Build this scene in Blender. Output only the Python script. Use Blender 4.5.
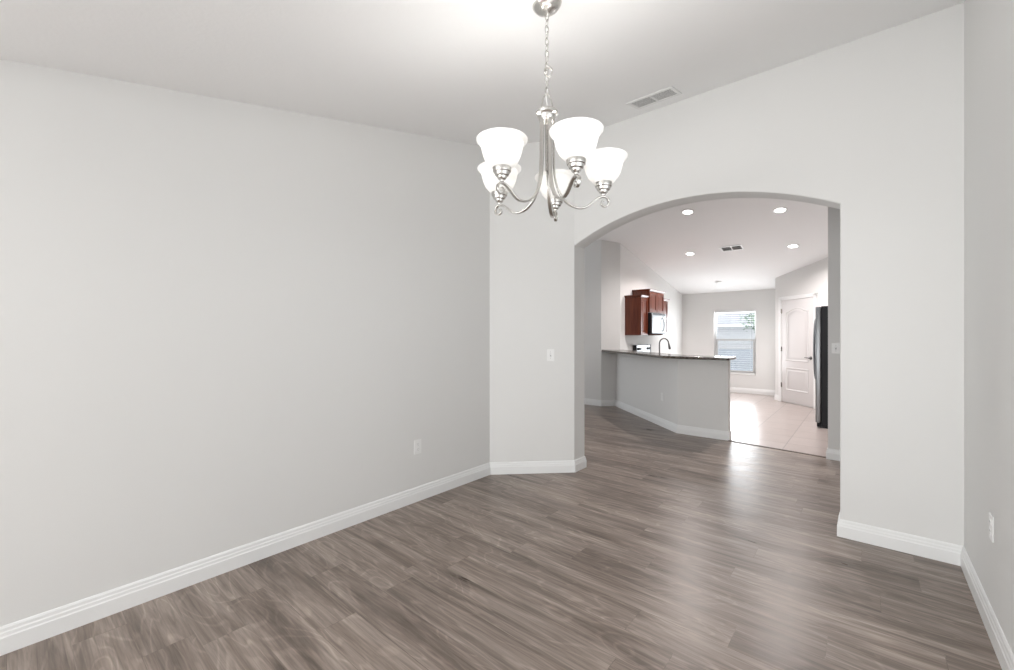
import bpy, bmesh, math, random
from mathutils import Vector, Matrix
for o in list(bpy.data.objects): bpy.data.objects.remove(o)
S = bpy.context.scene
COL = S.collection
PI = math.pi
# ------------------------------------------------------------------ camera
YAW = math.radians(40.345); EYE = 1.34; FPX = 425.0
cam = bpy.data.cameras.new('camera'); co = bpy.data.objects.new('camera', cam); COL.objects.link(co)
co.location = (0, 0, EYE); co.rotation_euler = (PI / 2, 0, YAW)
cam.sensor_fit = 'HORIZONTAL'; cam.sensor_width = 36; cam.lens = 36 * FPX / 1014
cam.clip_start = 0.03; cam.clip_end = 300
S.camera = co
# ------------------------------------------------------------------ world, daylight, added fill lamps, exposure
w = bpy.data.worlds.new('overcast_sky'); S.world = w; w.use_nodes = True
bg = w.node_tree.nodes['Background']; bg.inputs[0].default_value = (0.90, 0.95, 1.0, 1); bg.inputs[1].default_value = 1.6
vs = S.view_settings; vs.view_transform = 'Standard'; vs.look = 'None'; vs.gamma = 1; vs.use_curve_mapping = False; vs.exposure = 0.24

def area(name, loc, direction, sx, sy, watts, colour=(1, 1, 1), spread=PI):
    L = bpy.data.lights.new(name, 'AREA'); L.shape = 'RECTANGLE'; L.size = sx; L.size_y = sy
    L.energy = watts; L.color = colour; L.spread = spread
    o = bpy.data.objects.new(name, L); COL.objects.link(o); o.location = loc
    o.rotation_euler = Vector(direction).to_track_quat('-Z', 'Y').to_euler()
    return o
area('front_fill_lamp', (-1.18, -5.1, 1.25), (0, 1, 0.25), 2.9, 1.9, 108, (1.0, 1.0, 1.0))  # added lamp behind the camera, fills the room from the front wall
area('right_fill_lamp', (0.41, 1.30, 1.35), (-0.8, 1.1, 0.6), 1.7, 1.5, 12, (1.0, 1.0, 1.0))  # added lamp at an unseen opening, brightens the left wall and ceiling
area('left_fill_lamp', (-2.75, -2.5, 1.35), (1, 0.62, 0.50), 2.0, 1.5, 62, (1.0, 1.0, 1.0))  # lamp added out of view to brighten the right and arch walls
area('living_room_daylight', (-6.9, 5.5, 1.6), (1, 0.05, -0.05), 3.2, 2.2, 6.5, (0.98, 0.98, 1.0))
area('kitchen_window_daylight', (-2.38, 11.01, 1.17), (0, -1, 0.15), 0.84, 1.42, 32, (0.93, 0.97, 1.0))

# ------------------------------------------------------------------ materials
def newmat(name):
    m = bpy.data.materials.new(name); m.use_nodes = True
    nt = m.node_tree; return m, nt, nt.nodes['Principled BSDF']
def nd(nt, typ, **kw):
    n = nt.nodes.new(typ)
    for k, v in kw.items():
        if k in n.inputs: n.inputs[k].default_value = v
        else: setattr(n, k, v)
    return n
def plain(name, rgb, rough=0.5, metal=0.0, bump=0.0, bscale=200.0, var=0.0, spec=0.5, coat=0.0):
    m, nt, b = newmat(name); L = nt.links
    b.inputs['Base Color'].default_value = (*rgb, 1); b.inputs['Roughness'].default_value = rough
    b.inputs['Metallic'].default_value = metal; b.inputs['Specular IOR Level'].default_value = spec
    b.inputs['Coat Weight'].default_value = coat
    tc = nd(nt, 'ShaderNodeTexCoord')
    nz = nd(nt, 'ShaderNodeTexNoise', Scale=bscale, Detail=3.0); L.new(tc.outputs['Object'], nz.inputs['Vector'])
    if var > 0:
        mx = nd(nt, 'ShaderNodeMixRGB'); mx.inputs[1].default_value = (*[c * (1 - var) for c in rgb], 1)
        mx.inputs[2].default_value = (*[min(1, c * (1 + var)) for c in rgb], 1)
        L.new(nz.outputs['Fac'], mx.inputs[0]); L.new(mx.outputs[0], b.inputs['Base Color'])
    if bump > 0:
        bp = nd(nt, 'ShaderNodeBump', Strength=bump, Distance=0.002)
        L.new(nz.outputs['Fac'], bp.inputs['Height']); L.new(bp.outputs[0], b.inputs['Normal'])
    return m
M = {}
M['wall'] = plain('greige_wall_paint', (0.765, 0.763, 0.750), 0.72, bump=0.06, bscale=160)
M['ceil'] = plain('ceiling_paint', (0.91, 0.91, 0.908), 0.85, bump=0.35, bscale=55)
M['trim'] = plain('white_trim_paint', (0.86, 0.865, 0.86), 0.35, bump=0.02)
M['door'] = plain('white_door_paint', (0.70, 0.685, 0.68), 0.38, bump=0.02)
M['plate'] = plain('white_plastic', (0.86, 0.86, 0.85), 0.3, bump=0.01)
M['slot'] = plain('dark_slot', (0.30, 0.30, 0.30), 0.5, bump=0.01)
M['nickel'] = plain('brushed_nickel', (0.60, 0.585, 0.56), 0.27, 1.0, bump=0.03, bscale=300, var=0.06)
M['steel'] = plain('stainless_steel', (0.26, 0.27, 0.28), 0.36, 1.0, bump=0.003, bscale=240, var=0.04)
M['dsteel'] = plain('dark_steel', (0.13, 0.125, 0.12), 0.35, 0.8, bump=0.02)
M['black'] = plain('black_enamel', (0.010, 0.010, 0.012), 0.5, bump=0.02, spec=0.25)
M['glassblack'] = plain('black_glass', (0.02, 0.022, 0.025), 0.08, bump=0.005)
M['white_metal'] = plain('white_painted_metal', (0.80, 0.80, 0.79), 0.4, bump=0.02)
M['void'] = plain('dark_duct', (0.15, 0.145, 0.14), 0.8, bump=0.02)
M['stucco'] = plain('pale_stucco', (0.74, 0.73, 0.72), 0.9, bump=0.3, bscale=30, var=0.03)
M['roof'] = plain('grey_shingle', (0.36, 0.37, 0.39), 0.9, bump=0.5, bscale=8, var=0.15)
M['pave'] = plain('pale_concrete', (0.36, 0.40, 0.44), 0.9, bump=0.2, bscale=6, var=0.10)
M['leaf'] = plain('green_leaf', (0.13, 0.26, 0.12), 0.6, bump=0.1, var=0.3, bscale=4)
M['bark'] = plain('brown_bark', (0.16, 0.11, 0.08), 0.9, bump=0.6, bscale=20, var=0.2)
M['strip'] = plain('brown_transition_strip', (0.14, 0.11, 0.09), 0.4, bump=0.05)
M['winglass_dark'] = plain('dark_window_glass', (0.25, 0.28, 0.32), 0.1, bump=0.01)

def wood_floor():
    m, nt, b = newmat('grey_brown_vinyl_plank'); L = nt.links
    tc = nd(nt, 'ShaderNodeTexCoord')
    br = nd(nt, 'ShaderNodeTexBrick', offset=0.0, squash=1.0)
    br.inputs['Color1'].default_value = (0, 0, 0, 1); br.inputs['Color2'].default_value = (1, 1, 1, 1)
    br.inputs['Mortar'].default_value = (0.5, 0.5, 0.5, 1)
    br.inputs['Scale'].default_value = 1; br.inputs['Mortar Size'].default_value = 0.0012; br.inputs['Mortar Smooth'].default_value = 0.2
    br.inputs['Brick Width'].default_value = 1.22; br.inputs['Row Height'].default_value = 0.182
    sx = nd(nt, 'ShaderNodeSeparateXYZ'); L.new(tc.outputs['Object'], sx.inputs[0])
    dv = nd(nt, 'ShaderNodeMath', operation='DIVIDE'); dv.inputs[1].default_value = 0.182; L.new(sx.outputs['Y'], dv.inputs[0])
    fl = nd(nt, 'ShaderNodeMath', operation='FLOOR'); L.new(dv.outputs[0], fl.inputs[0])
    wn = nd(nt, 'ShaderNodeTexWhiteNoise', noise_dimensions='1D'); L.new(fl.outputs[0], wn.inputs['W'])
    sh = nd(nt, 'ShaderNodeMath', operation='MULTIPLY'); sh.inputs[1].default_value = 1.22; L.new(wn.outputs['Value'], sh.inputs[0])
    cx = nd(nt, 'ShaderNodeCombineXYZ'); L.new(sh.outputs[0], cx.inputs['X'])
    st = nd(nt, 'ShaderNodeVectorMath', operation='ADD'); L.new(tc.outputs['Object'], st.inputs[0]); L.new(cx.outputs[0], st.inputs[1])
    L.new(st.outputs[0], br.inputs['Vector'])
    # every plank shifts its own grain
    sc = nd(nt, 'ShaderNodeVectorMath', operation='MULTIPLY'); sc.inputs[1].default_value = (17.0, 9.0, 31.0)
    L.new(br.outputs['Color'], sc.inputs[0])
    ad = nd(nt, 'ShaderNodeVectorMath', operation='ADD'); L.new(tc.outputs['Object'], ad.inputs[0]); L.new(sc.outputs[0], ad.inputs[1])
    def grain(sx, sy, scale, detail, dist):
        mp = nd(nt, 'ShaderNodeMapping'); mp.inputs['Scale'].default_value = (sx, sy, 1); L.new(ad.outputs[0], mp.inputs[0])
        n = nd(nt, 'ShaderNodeTexNoise', Scale=scale, Detail=detail, Distortion=dist, Roughness=0.62); L.new(mp.outputs[0], n.inputs['Vector'])
        return n
    n1 = grain(0.8, 7.0, 1.0, 7.0, 0.9)
    n2 = grain(2.6, 62.0, 1.0, 5.0, 0.8)
    # cathedral figure: rings of a stretched noise
    n3 = grain(0.9, 4.0, 1.0, 2.0, 0.6)
    mul = nd(nt, 'ShaderNodeMath', operation='MULTIPLY'); mul.inputs[1].default_value = 85.0; L.new(n3.outputs['Fac'], mul.inputs[0])
    sn = nd(nt, 'ShaderNodeMath', operation='SINE'); L.new(mul.outputs[0], sn.inputs[0])
    r1 = nd(nt, 'ShaderNodeValToRGB'); L.new(n1.outputs['Fac'], r1.inputs[0])
    e = r1.color_ramp.elements
    e[0].position = 0.33; e[0].color = (0.130, 0.100, 0.082, 1); e[1].position = 0.69; e[1].color = (0.385, 0.320, 0.277, 1)
    el = e.new(0.5); el.color = (0.256, 0.206, 0.175, 1)
    def mulmix(src, lo, hi, a, bb, fac=1.0):
        mr = nd(nt, 'ShaderNodeMapRange'); mr.inputs[1].default_value = a; mr.inputs[2].default_value = bb
        mr.inputs[3].default_value = lo; mr.inputs[4].default_value = hi; L.new(src, mr.inputs[0]); return mr
    m2 = mulmix(n2.outputs['Fac'], 0.66, 1.30, 0.3, 0.7)
    m3 = mulmix(sn.outputs[0], 0.96, 1.18, 0.55, 1)
    sep = nd(nt, 'ShaderNodeSeparateColor'); L.new(br.outputs['Color'], sep.inputs[0])
    m4 = mulmix(sep.outputs[0], 0.93, 1.07, 0, 1)
    m5 = mulmix(br.outputs['Fac'], 1.0, 0.82, 0, 1)
    p = m2
    for q in (m3, m4, m5):
        mm = nd(nt, 'ShaderNodeMath', operation='MULTIPLY'); L.new(p.outputs[0], mm.inputs[0]); L.new(q.outputs[0], mm.inputs[1]); p = mm
    vm = nd(nt, 'ShaderNodeVectorMath', operation='SCALE'); L.new(r1.outputs[0], vm.inputs[0]); L.new(p.outputs[0], vm.inputs['Scale'])
    L.new(vm.outputs[0], b.inputs['Base Color'])
    mr = mulmix(n1.outputs['Fac'], 0.27, 0.37, 0.3, 0.7); L.new(mr.outputs[0], b.inputs['Roughness'])
    b.inputs['Specular IOR Level'].default_value = 0.36
    bp = nd(nt, 'ShaderNodeBump', Strength=0.12, Distance=0.002); L.new(p.outputs[0], bp.inputs['Height']); L.new(bp.outputs[0], b.inputs['Normal'])
    return m
M['floor'] = wood_floor()

def tile_floor():
    m, nt, b = newmat('beige_ceramic_tile'); L = nt.links
    tc = nd(nt, 'ShaderNodeTexCoord')
    mp = nd(nt, 'ShaderNodeMapping'); mp.inputs['Location'].default_value = (1.22, 0.12, 0); L.new(tc.outputs['Object'], mp.inputs[0])
    br = nd(nt, 'ShaderNodeTexBrick', offset=0.0, squash=1.0)
    br.inputs['Color1'].default_value = (0.41, 0.35, 0.325, 1); br.inputs['Color2'].default_value = (0.455, 0.395, 0.37, 1)
    br.inputs['Mortar'].default_value = (0.27, 0.235, 0.22, 1); br.inputs['Scale'].default_value = 1
    br.inputs['Mortar Size'].default_value = 0.006; br.inputs['Mortar Smooth'].default_value = 0.3
    br.inputs['Brick Width'].default_value = 0.455; br.inputs['Row Height'].default_value = 0.455
    L.new(mp.outputs[0], br.inputs['Vector'])
    nz = nd(nt, 'ShaderNodeTexNoise', Scale=5.0, Detail=5.0); L.new(tc.outputs['Object'], nz.inputs['Vector'])
    mr = nd(nt, 'ShaderNodeMapRange'); mr.inputs[3].default_value = 0.88; mr.inputs[4].default_value = 1.12; L.new(nz.outputs['Fac'], mr.inputs[0])
    vm = nd(nt, 'ShaderNodeVectorMath', operation='SCALE'); L.new(br.outputs['Color'], vm.inputs[0]); L.new(mr.outputs[0], vm.inputs['Scale'])
    L.new(vm.outputs[0], b.inputs['Base Color']); b.inputs['Roughness'].default_value = 0.28
    bp = nd(nt, 'ShaderNodeBump', Strength=0.3, Distance=0.002, invert=True); L.new(br.outputs['Fac'], bp.inputs['Height']); L.new(bp.outputs[0], b.inputs['Normal'])
    return m
M['tile'] = tile_floor()

def granite():
    m, nt, b = newmat('dark_speckled_granite'); L = nt.links
    tc = nd(nt, 'ShaderNodeTexCoord')
    vo = nd(nt, 'ShaderNodeTexNoise', Scale=38.0, Detail=6.0, Roughness=0.75); L.new(tc.outputs['Object'], vo.inputs['Vector'])
    r = nd(nt, 'ShaderNodeValToRGB'); L.new(vo.outputs['Fac'], r.inputs[0]); e = r.color_ramp.elements
    e[0].position = 0.36; e[0].color = (0.025, 0.022, 0.02, 1); e[1].position = 0.72; e[1].color = (0.28, 0.24, 0.20, 1)
    x = e.new(0.5); x.color = (0.085, 0.07, 0.058, 1)
    L.new(r.outputs[0], b.inputs['Base Color']); b.inputs['Roughness'].default_value = 0.16
    return m
M['granite'] = granite()

def cherry():
    m, nt, b = newmat('cherry_wood'); L = nt.links
    tc = nd(nt, 'ShaderNodeTexCoord')
    mp = nd(nt, 'ShaderNodeMapping'); mp.inputs['Scale'].default_value = (30, 30, 2.5); L.new(tc.outputs['Object'], mp.inputs[0])
    n = nd(nt, 'ShaderNodeTexNoise', Scale=1.0, Detail=5.0, Distortion=0.8); L.new(mp.outputs[0], n.inputs['Vector'])
    r = nd(nt, 'ShaderNodeValToRGB'); L.new(n.outputs['Fac'], r.inputs[0]); e = r.color_ramp.elements
    e[0].position = 0.3; e[0].color = (0.070, 0.012, 0.004, 1); e[1].position = 0.75; e[1].color = (0.155, 0.036, 0.014, 1)
    L.new(r.outputs[0], b.inputs['Base Color']); b.inputs['Roughness'].default_value = 0.28; b.inputs['Coat Weight'].default_value = 0.08
    return m
M['cherry'] = cherry()

def alabaster():
    m, nt, b = newmat('lit_alabaster_glass'); L = nt.links
    tc = nd(nt, 'ShaderNodeTexCoord')
    n = nd(nt, 'ShaderNodeTexNoise', Scale=9.0, Detail=4.0, Distortion=2.0); L.new(tc.outputs['Object'], n.inputs['Vector'])
    r = nd(nt, 'ShaderNodeValToRGB'); L.new(n.outputs['Fac'], r.inputs[0]); e = r.color_ramp.elements
    e[0].position = 0.3; e[0].color = (0.84, 0.83, 0.81, 1); e[1].position = 0.7; e[1].color = (0.95, 0.95, 0.94, 1)
    di = nd(nt, 'ShaderNodeBsdfDiffuse'); tr = nd(nt, 'ShaderNodeBsdfTranslucent'); gl = nd(nt, 'ShaderNodeBsdfGlossy', Roughness=0.15)
    L.new(r.outputs[0], di.inputs[0]); L.new(r.outputs[0], tr.inputs[0])
    a = nd(nt, 'ShaderNodeMixShader'); a.inputs[0].default_value = 0.25; L.new(di.outputs[0], a.inputs[1]); L.new(tr.outputs[0], a.inputs[2])
    c = nd(nt, 'ShaderNodeMixShader'); c.inputs[0].default_value = 0.05; L.new(a.outputs[0], c.inputs[1]); L.new(gl.outputs[0], c.inputs[2])
    out = nt.nodes['Material Output']; em = nd(nt, 'ShaderNodeEmission', Strength=0.06); L.new(r.outputs[0], em.inputs[0])
    ad = nd(nt, 'ShaderNodeAddShader'); L.new(c.outputs[0], ad.inputs[0]); L.new(em.outputs[0], ad.inputs[1])
    L.new(ad.outputs[0], out.inputs['Surface']); nt.nodes.remove(b)
    return m
M['shade'] = alabaster()

def emitter(name, rgb, s):
    m, nt, b = newmat(name); b.inputs['Base Color'].default_value = (*rgb, 1)
    b.inputs['Emission Color'].default_value = (*rgb, 1); b.inputs['Emission Strength'].default_value = s
    return m
M['bulb'] = emitter('frosted_lit_bulb', (1.0, 0.95, 0.88), 3.0)
M['lens'] = emitter('lit_downlight_lens', (1.0, 0.96, 0.92), 9.0)
M['led'] = emitter('green_clock_digits', (0.3, 0.8, 0.7), 0.6)

def see_through(name, tint, opacity, gloss=0.06, rough=0.0):
    m, nt, b = newmat(name); L = nt.links
    t = nd(nt, 'ShaderNodeBsdfTransparent'); g = nd(nt, 'ShaderNodeBsdfGlossy', Roughness=rough); d = nd(nt, 'ShaderNodeBsdfDiffuse')
    d.inputs[0].default_value = (*tint, 1)
    a = nd(nt, 'ShaderNodeMixShader'); a.inputs[0].default_value = opacity; L.new(t.outputs[0], a.inputs[1]); L.new(d.outputs[0], a.inputs[2])
    c = nd(nt, 'ShaderNodeMixShader'); c.inputs[0].default_value = gloss; L.new(a.outputs[0], c.inputs[1]); L.new(g.outputs[0], c.inputs[2])
    L.new(c.outputs[0], nt.nodes['Material Output'].inputs['Surface']); nt.nodes.remove(b)
    return m
M['glass'] = see_through('clear_window_glass', (1, 1, 1), 0.0, 0.05)
M['screen'] = see_through('pale_insect_screen', (0.85, 0.90, 0.95), 0.18, 0.0)

# ------------------------------------------------------------------ geometry helpers
class MB:
    """collects shapes for ONE mesh"""
    def __init__(s): s.bm = bmesh.new()
    def poly(s, pts, faces):
        vs_ = [s.bm.verts.new(p) for p in pts]
        for f in faces:
            try: s.bm.faces.new([vs_[i] for i in f])
            except ValueError: pass
        return vs_
    def box(s, x0, y0, z0, x1, y1, z1, mat=None, bev=0.0, seg=2):
        p = [Vector(v) for v in ((x0,y0,z0),(x1,y0,z0),(x1,y1,z0),(x0,y1,z0),(x0,y0,z1),(x1,y0,z1),(x1,y1,z1),(x0,y1,z1))]
        if mat: p = [mat @ v for v in p]
        vv = s.poly(p, [(3,2,1,0),(4,5,6,7),(0,1,5,4),(1,2,6,5),(2,3,7,6),(3,0,4,7)])
        if bev > 0:
            es = list({e for v in vv for e in v.link_edges})
            bmesh.ops.bevel(s.bm, geom=es, offset=bev, segments=seg, affect='EDGES', profile=0.5)
        return s
    def prism(s, pts, z0, top):
        """footprint polygon (counter-clockwise) from z0 up to top (number or function of x, y)"""
        n = len(pts); tf = top if callable(top) else (lambda x, y: top)
        P = [(x, y, z0) for x, y in pts] + [(x, y, tf(x, y)) for x, y in pts]
        s.poly(P, [tuple(reversed(range(n))), tuple(range(n, 2 * n))] + [(i, (i + 1) % n, n + (i + 1) % n, n + i) for i in range(n)])
        return s
    def lathe(s, prof, mat=None, seg=32, closed=False):
        rings = []
        for r, z in prof:
            if r < 1e-6: rings.append([s.bm.verts.new((mat @ Vector((0, 0, z))) if mat else (0, 0, z))])
            else:
                rings.append([s.bm.verts.new((mat @ Vector((r * math.cos(2*PI*k/seg), r * math.sin(2*PI*k/seg), z))) if mat else (r * math.cos(2*PI*k/seg), r * math.sin(2*PI*k/seg), z)) for k in range(seg)])
        pairs = list(zip(rings, rings[1:])) + ([(rings[-1], rings[0])] if closed else [])
        for a, b in pairs:
            for k in range(seg):
                q = [a[k % len(a)], a[(k + 1) % len(a)], b[(k + 1) % len(b)], b[k % len(b)]]
                u = []
                for v in q:
                    if v not in u: u.append(v)
                if len(u) > 2:
                    try: s.bm.faces.new(u)
                    except ValueError: pass
        return s
    def sweep(s, path, section, closed=False, ups=None, scale=None, cap=True):
        """2-D section (a, b) swept along a 3-D path; a along side, b along up"""
        path = [Vector(p) for p in path]; n = len(path); rings = []
        up0 = None
        for i, p in enumerate(path):
            if closed: t = (path[(i + 1) % n] - path[i - 1])
            else: t = path[min(i + 1, n - 1)] - path[max(i - 1, 0)]
            t.normalize()
            if ups is not None: u = Vector(ups[i] if isinstance(ups, list) else ups)
            else:
                if up0 is None:
                    up0 = Vector((0, 0, 1)) if abs(t.z) < 0.9 else Vector((1, 0, 0))
                u = up0
            side = t.cross(u); side.normalize(); u2 = side.cross(t); u2.normalize()
            if ups is None: up0 = u2
            k = scale[i] if scale else 1.0
            rings.append([s.bm.verts.new(p + side * (a * k) + u2 * (b * k)) for a, b in section])
        m = len(section)
        for i in range(n if closed else n - 1):
            a, b = rings[i], rings[(i + 1) % n]
            for k in range(m): s.bm.faces.new((a[k], a[(k + 1) % m], b[(k + 1) % m], b[k]))
        if cap and not closed:
            s.bm.faces.new(list(reversed(rings[0]))); s.bm.faces.new(rings[-1])
        return s
    def tube(s, path, r, seg=10, closed=False, scale=None):
        return s.sweep(path, [(r * math.cos(2*PI*k/seg), r * math.sin(2*PI*k/seg)) for k in range(seg)], closed, None, scale)
    def run(s, path, prof):
        """skirting: profile (distance from wall, height) mitred along a floor path; the room lies to the right of travel"""
        pts = [Vector((x, y)) for x, y in path]; n = len(pts); rings = []
        nrm = []
        for a, b in zip(pts, pts[1:]):
            d = (b - a).normalized(); nrm.append(Vector((d.y, -d.x)))
        for i, p in enumerate(pts):
            if i == 0: m = nrm[0]; k = 1
            elif i == n - 1: m = nrm[-1]; k = 1
            else:
                m = (nrm[i-1] + nrm[i]).normalized(); k = 1 / max(0.3, m.dot(nrm[i]))
            rings.append([s.bm.verts.new((p.x + m.x * k * d, p.y + m.y * k * d, z)) for d, z in prof])
        q = len(prof)
        for a, b in zip(rings, rings[1:]):
            for k in range(q): s.bm.faces.new((a[k], a[(k + 1) % q], b[(k + 1) % q], b[k]))
        s.bm.faces.new(rings[0]); s.bm.faces.new(list(reversed(rings[-1])))
        return s
    def build(s, name, mat, parent=None, smooth=False, loc=None, rot=None):
        bmesh.ops.recalc_face_normals(s.bm, faces=s.bm.faces[:])
        me = bpy.data.meshes.new(name); s.bm.to_mesh(me); s.bm.free()
        me.materials.append(M[mat])
        if smooth:
            for p in me.polygons: p.use_smooth = True
            me.set_sharp_from_angle(angle=math.radians(38))
        o = bpy.data.objects.new(name, me); COL.objects.link(o)
        if parent: o.parent = parent
        if loc: o.location = loc
        if rot: o.rotation_euler = rot
        return o
def thing(name, label, cat, loc=(0, 0, 0), rot=(0, 0, 0), group=None):
    o = bpy.data.objects.new(name, None); COL.objects.link(o); o.empty_display_size = 0.1
    o.location = loc; o.rotation_euler = rot; o['label'] = label; o['category'] = cat
    if group: o['group'] = group
    return o
def tag(o, label, cat, group=None):
    o['label'] = label; o['category'] = cat
    if group: o['group'] = group
    return o
def struct(o, label=None, cat=None):
    o['kind'] = 'structure'
    if label: o['label'] = label
    if cat: o['category'] = cat
    return o
def clone(root, loc, rot, label):
    """copy a thing, its parts and their sub-parts"""
    def rec(o, parent):
        c = o.copy(); COL.objects.link(c)
        if parent: c.parent = parent
        for ch in list(o.children): rec(ch, c)
        return c
    r = rec(root, None); r.location = loc; r.rotation_euler = rot; r['label'] = label
    return r
def rect_section(a, b, r=0.25):
    """rounded rectangle, full width a, full height b"""
    pts = []
    q = min(a, b) * r
    for cx, cy, s0 in ((a/2-q, b/2-q, 0), (-a/2+q, b/2-q, 1), (-a/2+q, -b/2+q, 2), (a/2-q, -b/2+q, 3)):
        for k in range(4): t = (s0 + k / 3) * PI / 2; pts.append((cx + q * math.cos(t), cy + q * math.sin(t)))
    return pts

# ------------------------------------------------------------------ setting
XL, XR, YA, YAB = -2.776, 0.425, 3.596, 3.79          # left wall, right wall, arch wall front and back
AL, AR = -2.19, -0.142                               # arch opening
SPRING, APEX = 2.215, 2.465
CA, CB = 2.503, 0.2135                                # dining ceiling rises towards the ridge
KB = 0.205; KA = 2.36 + KB * 11.02                  # kitchen ceiling falls towards the far wall
YR = (KA - CA) / (CB + KB)
YF = -0.42                                            # the slope starts here; flat ceiling towards the front of the house
def ch(x, y): return CA + CB * max(y, YF) if y < YR else KA - KB * y
def chw(x, y): return ch(x, y) + 0.04
FAR = 11.02; KX = -3.57
# ceiling: one slab folded at the ridge
mb = MB(); ys = [-5.4, YF, YR, 11.3]; P = []
for dz in (0, 0.12):
    for y in ys: P += [(-9.0, y, ch(0, y) + dz), (2.8, y, ch(0, y) + dz)]
fc = [(0, 1, 9, 8), (6, 14, 15, 7)]
for k in range(3):
    q = 2 * k; fc += [(q, q + 2, q + 3, q + 1), (q + 8, q + 9, q + 11, q + 10), (q, q + 8, q + 10, q + 2), (q + 1, q + 3, q + 11, q + 9)]
mb.poly(P, fc)
struct(mb.build('ceiling', 'ceil'))
# floors
SEAM = [(2.7, 5.66), (-0.31, 5.795), (-1.35, 5.93)]
woodp = [(-9.0, -5.4), (2.7, -5.4)] + SEAM + [(-1.95, 5.98), (-3.52, 7.53), (-3.80, 7.35), (-9.0, 7.35)]
struct(MB().prism(woodp, -0.10, 0.0).build('floor', 'floor'))
tilep = [(-3.80, 7.60), (-3.52, 7.53), (-1.95, 5.98), (-1.35, 5.93), (-0.31, 5.795), (2.7, 5.66), (2.7, 11.2), (-3.80, 11.2)]
struct(MB().prism(tilep, -0.10, -0.001).build('floor_kitchen', 'tile'))
d = Vector((1.04, -0.135, 0)).normalized(); nn = Vector((-d.y, d.x, 0))
a = Vector((-1.35, 5.93, 0)); b = Vector((-0.31, 5.795, 0))
pts = [tuple((v + nn * q).to_2d()) for v, q in ((a, -0.02), (b, -0.02), (b, 0.02), (a, 0.02))]
struct(MB().prism(pts, -0.02, 0.006).build('trim_1', 'strip'))
# walls
def side_wall(name, x0, x1, ya, yb, yend):
    """long side wall; an unseen opening (ya to yb) is added to let light in"""
    mb = MB()
    def seg(y0, y1, z0):
        ks = [y for y in (YF,) if y0 < y < y1]
        mb.prism([(x0, y0), (x1, y0)] + [(x1, y) for y in ks] + [(x1, y1), (x0, y1)] + [(x0, y) for y in ks], z0, chw)
    seg(-5.3, ya, -0.1); seg(yb, yend, -0.1); seg(ya, yb, 2.15)
    mb.box(x0, ya, -0.1, x1, yb, 0.55)
    struct(mb.build(name, 'wall'))
side_wall('wall_left', XL - 0.12, XL, -3.6, -1.4, 3.01)
struct(MB().prism([(XL, 3.01), (AL, YA), (AL, YAB), (XL-0.12, YAB), (XL-0.12, 3.01)], -0.1, chw).build('wall_corner', 'wall'))
def arch_wall():
    bm = bmesh.new(); N = 40
    hw = (AR - AL) / 2; cx = (AR + AL) / 2; rise = APEX - SPRING; R = (hw * hw + rise * rise) / (2 * rise); cz = APEX - R
    arc = []
    for i in range(N + 1):
        x = AL + (AR - AL) * i / N; arc.append((x, cz + math.sqrt(R * R - (x - cx) ** 2)))
    def ring(y):
        out = [(x, y, z) for x, z in arc] + [(AR, y, -0.1), (XR + 0.12, y, -0.1), (XR + 0.12, y, chw(0, y))]
        out += [(AL + (AR - AL) * i / N, y, chw(0, y)) for i in range(N, -1, -1)]
        return [bm.verts.new(p) for p in out]
    f, b = ring(YA), ring(YAB); n = len(f)
    for r, rev in ((f, False), (b, True)):
        tops = r[N + 4:]          # runs right to left
        for i in range(N):
            q = [r[i], r[i + 1], tops[N - i - 1], tops[N - i]]; bm.faces.new(q[::-1] if rev else q)
        q = [r[N], r[N + 1], r[N + 2], r[N + 3], tops[0]]; bm.faces.new(q[::-1] if rev else q)
    for i in range(n): bm.faces.new((f[i], b[i], b[(i + 1) % n], f[(i + 1) % n]))
    bmesh.ops.recalc_face_normals(bm, faces=bm.faces[:])
    bm.verts.ensure_lookup_table()
    es = []
    for r in (f, b):
        for i in range(N + 1):
            e = bm.edges.get((r[i], r[i + 1]))
            if e: es.append(e)
    bmesh.ops.bevel(bm, geom=es, offset=0.010, segments=3, affect='EDGES', profile=0.5)
    m = MB(); m.bm.free(); m.bm = bm
    return m.build('wall_arch', 'wall', smooth=True)
struct(arch_wall())
side_wall('wall_right', XR, XR + 0.12, 0.40, 2.20, YA)
mb = MB()
for y0, y1, z0, z1 in ((0.40, 0.45, 0.55, 2.15), (2.15, 2.20, 0.55, 2.15), (0.45, 2.15, 0.55, 0.60), (0.45, 2.15, 2.10, 2.15), (0.45, 2.15, 1.33, 1.37)): mb.box(XR + 0.05, y0, z0, XR + 0.09, y1, z1, bev=0.003)
struct(mb.build('window_added', 'trim'))  # frame for the added, unseen opening in the right wall
# front wall behind the camera with a wide opening added to let light in
mb = MB()
for x0, x1, z0, z1 in ((XL-0.12, -2.55, -0.1, 2.1), (0.2, XR+0.12, -0.1, 2.1), (-2.55, 0.2, -0.1, 0.45)): mb.box(x0, -5.42, z0, x1, -5.3, z1)
mb.prism([(XL-0.12, -5.42), (XR+0.12, -5.42), (XR+0.12, -5.3), (XL-0.12, -5.3)], 2.1, chw)
struct(mb.build('wall_front', 'wall'))
# hall and living room side
struct(MB().prism([(-9.0, YAB-0.14), (XL-0.12, YAB-0.14), (XL-0.12, YAB), (-9.0, YAB)], -0.1, chw).build('wall_hall_near', 'wall'))
struct(MB().prism([(XR+0.12, YA), (2.7, YA), (2.7, YAB), (XR+0.12, YAB)], -0.1, chw).build('wall_hall_near_right', 'wall'))
struct(MB().prism([(2.6, YAB), (2.72, YAB), (2.72, 5.76), (2.6, 5.76)], -0.1, chw).build('wall_hall_end', 'wall'))
struct(MB().prism([(-0.33, 5.75), (2.7, 5.62), (2.7, 5.78), (-0.33, 5.91)], -0.1, chw).build('wall_hall_right', 'wall'))
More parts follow.
